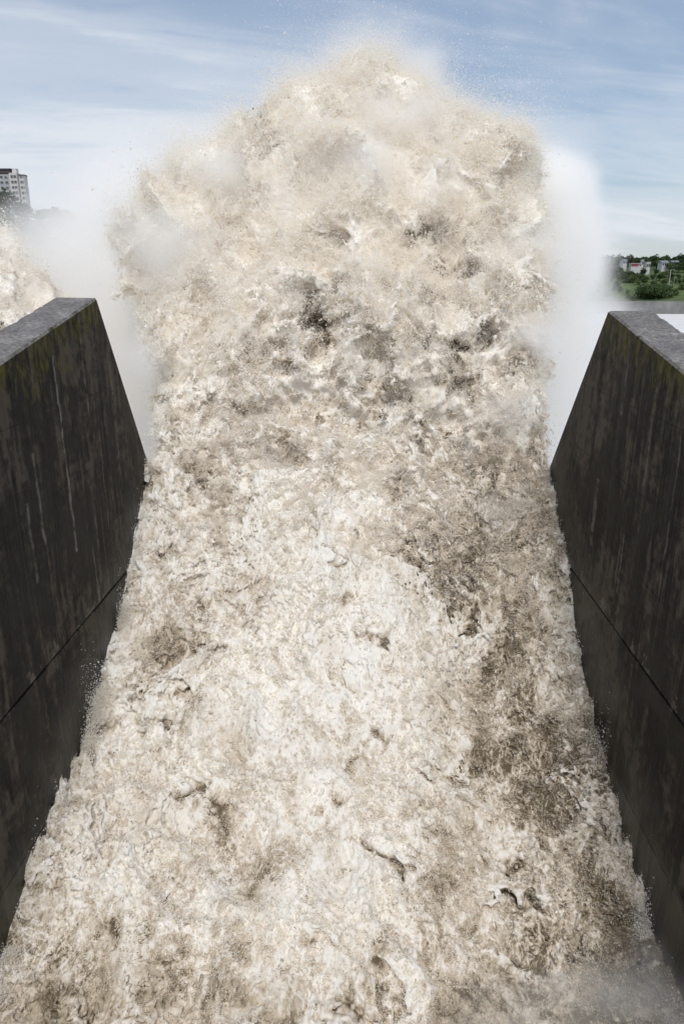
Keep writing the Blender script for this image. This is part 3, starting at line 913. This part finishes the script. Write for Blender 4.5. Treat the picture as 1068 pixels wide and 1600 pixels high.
def make_mist(blobs, bmin, bmax, vx, label, warp=3.2, lump=0.42):
    mo = bpy.data.meshes.new('mist')
    mo.from_pydata([(0, 0, 0)], [], [])
    mist = bpy.data.objects.new('mist', mo)
    COL.objects.link(mist)
    mo.materials.append(M['mist'])
    ng = bpy.data.node_groups.new('mist field', 'GeometryNodeTree')
    ng.interface.new_socket('Geometry', in_out='INPUT', socket_type='NodeSocketGeometry')
    ng.interface.new_socket('Geometry', in_out='OUTPUT', socket_type='NodeSocketGeometry')
    T = NT(ng)
    pos = T.n('GeometryNodeInputPosition').outputs[0]
    wv = T.n('ShaderNodeTexNoise', {'Vector': pos, 'Scale': lump * 0.75, 'Detail': 4.0}).outputs[1]
    pos2 = T.vmath('ADD', pos, T.vmath('MULTIPLY', T.vmath('SUBTRACT', wv, (0.5, 0.5, 0.5)), (warp, warp, warp)))
    tot = None
    for c, r_, a in blobs:
        q = T.vmath('DIVIDE', T.vmath('SUBTRACT', pos2, c), r_)
        e = T.math('MULTIPLY', T.math('EXPONENT', T.math('MULTIPLY', T.math('POWER', T.vmath('DOT_PRODUCT', q, q, out=1), 1.6), -1.0)), a)
        tot = e if tot is None else T.math('ADD', tot, e)
    nn = T.n('ShaderNodeTexNoise', {'Vector': T.vmath('MULTIPLY', pos, (1, 1, 0.6)), 'Scale': lump, 'Detail': 5.0, 'Roughness': 0.6}).outputs[0]
    den = T.math('MULTIPLY', tot, T.math('MAXIMUM', T.math('ADD', T.math('MULTIPLY', T.math('SUBTRACT', nn, 0.5), 4.2), 0.9), 0.05))
    den = T.math('MAXIMUM', T.math('SUBTRACT', den, 0.008), 0.0)
    vc = T.n('GeometryNodeVolumeCube', {'Density': den, 'Min': bmin, 'Max': bmax,
                                        'Resolution X': int((bmax[0] - bmin[0]) / vx), 'Resolution Y': int((bmax[1] - bmin[1]) / vx),
                                        'Resolution Z': int((bmax[2] - bmin[2]) / vx)})
    sm = T.n('GeometryNodeSetMaterial', {'Geometry': vc.outputs[0], 'Material': M['mist']})
    T.n('NodeGroupOutput', {0: sm.outputs[0]})
    mist.modifiers.new('field', 'NODES').node_group = ng
    tag(mist, label, 'mist', kind='stuff')


make_mist(BL, (-36, 21, -20), (26, 78, 17), 0.45, 'white mist drifting round the burst and over the river')
# a blown veil in the near right corner of the chute
NEAR = [((4.6, 10.4, -13.6), (1.9, 0.8, 0.5), 0.5), ((6.2, 10.9, -13.5), (0.9, 0.9, 0.6), 0.55), ((2.6, 9.6, -13.7), (1.3, 0.6, 0.4), 0.5)]
make_mist(NEAR, (0, 8, -15), (6.98, 12.6, -12), 0.12, 'soft veil of spray at the near right foot of the chute', 1.1, 1.3)

# ------------------------------------------------------------------ river and far land
RZ = -20.0
o = mesh_obj('river', [(-4000, 23, RZ), (4000, 23, RZ), (4000, 8000, RZ), (-4000, 8000, RZ)], [(0, 1, 2, 3)], M['river'])
tag(o, 'wide pale river of churned water below the dam', 'river', kind='structure')


def bank_y(x):
    return 530 - 0.10 * (x - 220)


def bank_h(x, t):
    """height of the right bank at t metres behind the top of its river wall"""
    z = np.interp(t, [0, 30, 60, 110, 150, 260, 600], [-11.5, -9.5, -1.5, 9, 14, 18.5, 19])
    return z + 1.2 * np.sin(x * 0.031) + 0.8 * np.sin(x * 0.083 + t * 0.05)


xs, ts = np.linspace(-500, 1500, 161), np.array([0, 10, 20, 30, 40, 50, 60, 75, 90, 110, 130, 150, 180, 220, 260, 350, 600])
V2, F2 = [], []
for x in xs:
    for t in ts:
        V2.append((x, bank_y(x) + 1.5 + t, bank_h(x, t) if t else -11.5))
k = len(ts)
for i in range(len(xs) - 1):
    for j in range(k - 1):
        F2.append((i * k + j, (i + 1) * k + j, (i + 1) * k + j + 1, i * k + j + 1))
o = mesh_obj('far_bank', V2, F2, M['grass'], smooth=True)
tag(o, 'green grassy bank rising beyond the river on the right', 'hill', kind='structure')
mb = MB()
A, B = (-500, bank_y(-500)), (1500, bank_y(1500))
mb.v = [(A[0], A[1], RZ - 1), (B[0], B[1], RZ - 1), (B[0], B[1] + 1.4, RZ - 1), (A[0], A[1] + 1.4, RZ - 1),
        (A[0], A[1], -11.3), (B[0], B[1], -11.3), (B[0], B[1] + 1.4, -11.3), (A[0], A[1] + 1.4, -11.3)]
mb.f = [(0, 1, 5, 4), (4, 5, 6, 7), (1, 2, 6, 5), (2, 3, 7, 6), (3, 0, 4, 7), (3, 2, 1, 0)]
o = mb.build('river_wall', M['bank_concrete'])
tag(o, 'long grey concrete river wall at the foot of the green bank', 'wall')


# ------------------------------------------------------------------ trees
def crown_mesh(name, seed, w, h, lobes, n, leaf, mat):
    r = np.random.default_rng(seed)
    cs = []
    for k in range(lobes):
        a, rr = r.uniform(0, 6.28), r.uniform(0.1, 0.62) * w / 2
        cs.append((rr * math.cos(a), rr * math.sin(a), h * r.uniform(0.35, 0.82), r.uniform(0.22, 0.36) * w, r.uniform(0.14, 0.26) * h))
    V, Fc = [], []
    for k in range(n):
        c = cs[k % lobes]
        d = r.standard_normal(3)
        d /= np.linalg.norm(d)
        q = np.array([c[0], c[1], c[2]]) + d * np.array([c[3], c[3], c[4]]) * r.uniform(0.55, 1.12)
        u = r.standard_normal(3)
        u /= np.linalg.norm(u)
        v = np.cross(u, r.standard_normal(3))
        v /= np.linalg.norm(v)
        s = leaf * r.uniform(0.6, 1.5)
        b = len(V)
        V += [q - u * s, q + v * s * 0.7, q + u * s, q - v * s * 0.7]
        Fc.append((b, b + 1, b + 2, b + 3))
    me = bpy.data.meshes.new(name)
    me.from_pydata([tuple(v) for v in V], [], Fc)
    me.materials.append(mat)
    return me


def trunk_mesh(name, h, r0, seed):
    r = random.Random(seed)
    mb = MB()
    mb.tube((0, 0, -0.4), (0.1, 0.05, h * 0.45), r0, r0 * 0.65)
    for k in range(4):
        a = k * 1.6 + r.random()
        mb.tube((0.1, 0.05, h * (0.30 + 0.04 * k)), (math.cos(a) * h * 0.22, math.sin(a) * h * 0.22, h * (0.6 + 0.05 * k)), r0 * 0.45, r0 * 0.15, 5)
    me = bpy.data.meshes.new(name)
    me.from_pydata(mb.v, [], mb.f)
    me.materials.append(M['bark'])
    return me


KINDS = []
for k, (mat, w_, h_, lob, n_, lf) in enumerate([('leaf_dark', 8, 8, 9, 520, 0.55), ('leaf_mid', 7, 6.5, 8, 420, 0.5), ('leaf_dark', 6.5, 9.5, 9, 480, 0.5),
                                                ('leaf_mid', 9, 7, 10, 520, 0.6), ('leaf_light', 5, 4, 6, 260, 0.42)]):
    KINDS.append((crown_mesh('crown', 50 + k, w_, h_, lob, n_, lf, M[mat]), trunk_mesh('trunk', h_, 0.28, k)))


def tree(kind, loc, sc, label, group, squash=1.0):
    root = empty('tree', loc, random.uniform(0, 6.28))
    root.scale = (sc, sc, sc * squash)
    for nm, me in zip(('crown', 'trunk'), KINDS[kind]):
        c = bpy.data.objects.new(nm, me)
        c.parent = root
        COL.objects.link(c)
    tag(root, label, 'tree', group)
    return root


def bank_point(px, t):
    """a place on the far bank, t metres behind its wall, seen in the photo's column px"""
    x = at_y(px, 430, 530 + t)[0]
    y = bank_y(x) + 1.5 + t
    return (x, y, float(bank_h(np.array(x), t)) - 0.2)


TL = {0: 'round dark tree among the dense growth on the far green bank', 1: 'mid green bushy tree among the dense growth on the far green bank',
      2: 'taller dark tree among the dense growth on the far green bank', 3: 'broad mid green tree among the dense growth on the far green bank',
      4: 'low light green bush on the open grass of the far bank'}
TG = 'trees and bushes on the far green bank'
for t, step, kinds, sc in ((232, 7, (0, 2, 1, 3), 1.25), (185, 7, (1, 3, 0), 1.25), (150, 8, (0, 1, 2), 1.1), (122, 9, (0, 2, 3), 0.95), (100, 8.5, (0, 0, 2, 3), 1.0), (80, 9, (0, 3, 1), 0.95),
                           (64, 13, (1, 3, 0), 0.85)):
    px = 902 + random.uniform(0, step)
    while px < 1096:
        k = random.choice(kinds)
        if not (t in (122, 100) and 968 < px < 1040 and random.random() < 0.6):
            tree(k, bank_point(px, t + random.uniform(-8, 8)), sc * random.uniform(0.7, 1.2), TL[k], TG)
        px += step * random.uniform(0.6, 1.3)
for px, t in ((925, 40), (940, 50), (952, 36), (962, 52), (975, 46), (988, 30), (1060, 30), (1066, 48), (1052, 20), (996, 14), (985, 42), (1090, 30)):
    tree(4, bank_point(px, t), random.uniform(0.7, 1.5), TL[4], TG)
# the wide spreading tree above the river wall
me = crown_mesh('crown', 91, 27, 14, 30, 5200, 0.62, M['leaf_mid'])
KINDS.append((me, trunk_mesh('trunk', 15, 0.55, 9)))
tree(5, tuple(np.array(bank_point(1026, 22)) - np.array([0, 0, 3.2])), 1.0, 'wide rounded green tree standing alone just above the river wall', None)

# ------------------------------------------------------------------ far houses, poles and a pylon on the bank
def house(px, row, t, w_, dp, hh, name, label, wall, roof, style, rz=0.0, nwin=3):
    w_, dp, hh = w_ * 0.78, dp * 0.8, hh * 0.78
    x = at_y(px, row, 530 + t)[0]
    y = bank_y(x) + 1.5 + t
    z = float(at_y(px, row, y)[2]) - hh / 2
    root = empty(name, (x, y, z), rz)
    mb = MB().box(-w_ / 2, w_ / 2, -dp / 2, dp / 2, -9, hh)
    mb.build('wall', M[wall], root)
    if style == 'flat':
        MB().box(-w_ / 2 - 0.3, w_ / 2 + 0.3, -dp / 2 - 0.3, dp / 2 + 0.3, hh + 0.003, hh + 0.4).build('roof', M[roof], root)
    elif style == 'band':
        MB().box(-w_ / 2 - 0.4, w_ / 2 + 0.4, -dp / 2 - 0.6, dp / 2 + 0.4, hh + 0.003, hh + 0.35).build('roof', M['white_wall'], root)
        MB().box(-w_ / 2 - 0.1, w_ * 0.2, -dp / 2 - 0.25, -dp / 2 - 0.003, hh * 0.30, hh * 0.95).build('red_panel', M['red'], root)
    else:
        v = [(-w_ / 2 - .5, -dp / 2 - .5, hh), (w_ / 2 + .5, -dp / 2 - .5, hh), (w_ / 2 + .5, dp / 2 + .5, hh), (-w_ / 2 - .5, dp / 2 + .5, hh),
             (-w_ / 2 - .5, 0, hh + dp * 0.28), (w_ / 2 + .5, 0, hh + dp * 0.28)]
        mesh_obj('roof', v, [(0, 1, 5, 4), (2, 3, 4, 5), (1, 2, 5), (3, 0, 4), (3, 2, 1, 0)], M[roof], root)
    for k in range(nwin):
        cx_ = -w_ / 2 + (k + 0.5) * w_ / nwin
        if style == 'band' and cx_ < w_ * 0.2:
            continue
        fr = MB().box(cx_ - 0.65, cx_ + 0.65, -dp / 2 - 0.10, -dp / 2 - 0.004, hh * 0.38, hh * 0.80).build('window', M['dark_roof'], root)
        MB().box(cx_ - 0.52, cx_ + 0.52, -dp / 2 - 0.13, -dp / 2 - 0.104, hh * 0.42, hh * 0.76).build('pane', M['glass'], fr)
    tag(root, label, 'house')
    return root


house(974, 411, 112, 5.5, 5, 5.0, 'house', 'small white house with a grey roof, farthest left on the far bank', 'white_wall', 'grey_roof', 'gable', 0.4, 2)
house(992, 415, 108, 11, 6, 4.0, 'house', 'long low building with a red front panel on the far bank', 'white_wall', 'grey_roof', 'band', 0.05, 4)
house(1002, 412, 116, 2.2, 4, 7.0, 'house', 'slim pink white block rising behind the red fronted building', 'pink_tile', 'white_wall', 'flat', 0, 1)
house(1010, 416, 104, 4.2, 5, 7.5, 'house', 'bright white two storey house beside a dark tree on the far bank', 'white_wall', 'white_wall', 'flat', 0.15, 2)
house(1034, 414, 112, 8, 8, 4.5, 'house', 'pale house under a dark blue grey pitched roof on the far bank', 'white_wall', 'grey_roof', 'gable', 0.2, 3)
house(1050, 413, 125, 7, 6, 4.5, 'house', 'low grey roofed house half hidden by trees at far right', 'bank_concrete', 'grey_roof', 'gable', -0.1, 3)


def pole(px, t, hh, label, r=0.16):
    x, y, z = bank_point(px, t)
    root = empty('utility_pole', (x, y, z))
    MB().tube((0, 0, -0.5), (0, 0, hh), r, r * 0.7, 8).build('post', M['pole'], root)
    MB().box(-1.1, 1.1, -0.22, -0.12, hh - 0.9, hh - 0.75).build('crossarm', M['steel'], root)
    tag(root, label, 'pole', 'utility poles on the far bank')


pole(1046, 58, 13, 'thick pale pole in front of the dark trees at far right', 0.36)
pole(1053, 60, 7, 'short thin pole just right of the thick pale one', 0.15)
pole(950, 118, 15, 'tall pole on the skyline beside the mist', 0.24)
pole(953, 52, 8, 'short pole low on the misty grass of the far bank', 0.16)

x, y, z = bank_point(1061, 235)
root = empty('pylon', (x, y, z))
hh = 15.0
mb = MB()
for sx_ in (-1, 1):
    for sy_ in (-1, 1):
        mb.tube((sx_ * 1.5, sy_ * 1.5, -1), (sx_ * 0.25, sy_ * 0.25, hh), 0.12, 0.08, 5)
for k in range(6):
    z0_, z1_ = k * hh / 6, (k + 1) * hh / 6
    a0, a1 = 1.5 - 1.25 * k / 6, 1.5 - 1.25 * (k + 1) / 6
    mb.tube((-a0, -a0, z0_), (a1, -a1, z1_), 0.06, 0.06, 4).tube((a0, -a0, z0_), (-a1, -a1, z1_), 0.06, 0.06, 4)
mb.build('lattice_mast', M['steel'], root)
mb = MB()
for z_ in (0.74, 0.86):
    mb.box(-1.8, 1.8, -0.1, 0.1, hh * z_, hh * z_ + 0.18)
mb.build('crossarm', M['steel'], root)
tag(root, 'thin grey lattice pylon standing on the skyline at far right', 'pylon')

# ------------------------------------------------------------------ the hazy hill and the apartment tower on the left
def hill_h(x, y):
    u = np.clip((y - 300) / 110, 0, 1)
    s = u * u * (3 - 2 * u)
    edge = np.interp(x, [-900, -235, -196, -168, -120, -60], [44, 42, 37, 28, 2, -21])
    return RZ + (edge - RZ) * s + 1.5 * np.sin(x * 0.07 + y * 0.03)


xs, ys = np.linspace(-900, -40, 120), np.linspace(296, 900, 60)
V2 = [(x, y, float(hill_h(x, y))) for x in xs for y in ys]
k = len(ys)
F2 = [(i * k + j, (i + 1) * k + j, (i + 1) * k + j + 1, i * k + j + 1) for i in range(len(xs) - 1) for j in range(k - 1)]
o = mesh_obj('wooded_hill', V2, F2, M['grass'], smooth=True)
tag(o, 'steep hill behind the mist on the left', 'hill', kind='structure')
HL = {0: 'round dark tree on the hazy hill at left', 1: 'bushy mid green tree on the hazy hill at left', 2: 'tall dark tree on the hazy hill at left',
      3: 'broad green tree on the hazy hill at left'}
for yy_, n_ in ((322, 11), (342, 12), (362, 13), (384, 14), (404, 14), (420, 12)):
    for k in range(n_):
        x = -250 + (k + random.uniform(0.1, 0.9)) * 150 / n_
        kd = random.choice((0, 1, 2, 3))
        tree(kd, (x, yy_ + random.uniform(-8, 8), float(hill_h(x, yy_)) - 0.4), random.uniform(1.2, 1.9), HL[kd], 'trees on the hazy hill at left')

# tower: two wings, rows of windows, parapets
TY = 470.0
c0, c1, c2, c3 = at_y(-20, 275, TY), at_y(17, 275, TY), at_y(28, 275, TY), at_y(37, 275, TY)
ztop, zt2 = at_y(20, 270, TY)[2], at_y(37, 274, TY)[2]
tow = empty('apartment_tower', (c1[0], TY, 40))


def tpart(mb, name, mat, parent=None):
    o = mb.build(name, mat, parent or tow)
    if parent is None:
        for v_ in o.data.vertices:
            v_.co -= Vector((c1[0], TY, 40))
    else:
        for v_ in o.data.vertices:
            v_.co -= Vector((c1[0], TY, 40))
    return o


xa, xb, xc = c1[0] - 1.0, c2[0], c3[0]
tpart(MB().box(c0[0], xa, TY + 1.5, TY + 6.5, 20, ztop - 0.6), 'grey_wing', M['grey_tile'])  # left wing, in grey tile
tpart(MB().box(xa + 0.003, xb - 0.6, TY, TY + 6, 20, ztop), 'main_wing', M['pink_tile'])
tpart(MB().box(xb + 0.4, xc, TY + 0.8, TY + 5, 20, zt2), 'side_wing', M['pink_tile'])
tpart(MB().box(xb - 0.597, xb + 0.397, TY + 2, TY + 5, 20, zt2 - 0.5), 'recess', M['grey_tile'])
tpart(MB().box(xa - 9, xa - 0.5, TY + 2.5, TY + 6, ztop + 0.003, ztop + 2.2).box(xa - 10, xa + 0.5, TY + 2, TY + 6.4, ztop + 2.203, ztop + 2.8), 'roof_house', M['dark_roof'])
tpart(MB().box(xa + 1.2, xa + 3.8, TY + 2.5, TY + 5.5, ztop + 0.003, ztop + 2.8), 'stair_tower', M['pink_tile'])
tpart(MB().box(xb + 0.2, xc + 0.2, TY + 0.6, TY + 5.2, zt2 + 0.003, zt2 + 0.6), 'parapet', M['dark_roof'])
for fl in range(11):
    zf = ztop - 2.6 - fl * 3.05
    for (wa, wb, yf) in ((xa + 0.9, xa + 2.5, TY), (xa + 2.75, xb - 0.95, TY), (xb + 0.9, xb + 2.4, TY + 0.8), (xb + 2.7, xc - 0.25, TY + 0.8)):
        fr = tpart(MB().box(wa, wb, yf - 0.16, yf - 0.004, zf - 0.35, zf + 1.35), 'window', M['grey_tile'])
        tpart(MB().box(wa + 0.15, wb - 0.15, yf - 0.22, yf - 0.164, zf - 0.2, zf + 1.2), 'pane', M['glass'], fr)
    for k in range(4):
        wa = c0[0] + 1.0 + k * (xa - c0[0] - 1.5) / 4
        fr = tpart(MB().box(wa, wa + 2.0, TY + 1.34, TY + 1.496, zf - 0.3, zf + 1.2), 'window', M['grey_tile'])
        tpart(MB().box(wa + 0.15, wa + 1.85, TY + 1.28, TY + 1.336, zf - 0.15, zf + 1.05), 'pane', M['glass'], fr)
tag(tow, 'pale high rise apartment tower with rows of windows on the hazy hill', 'building')
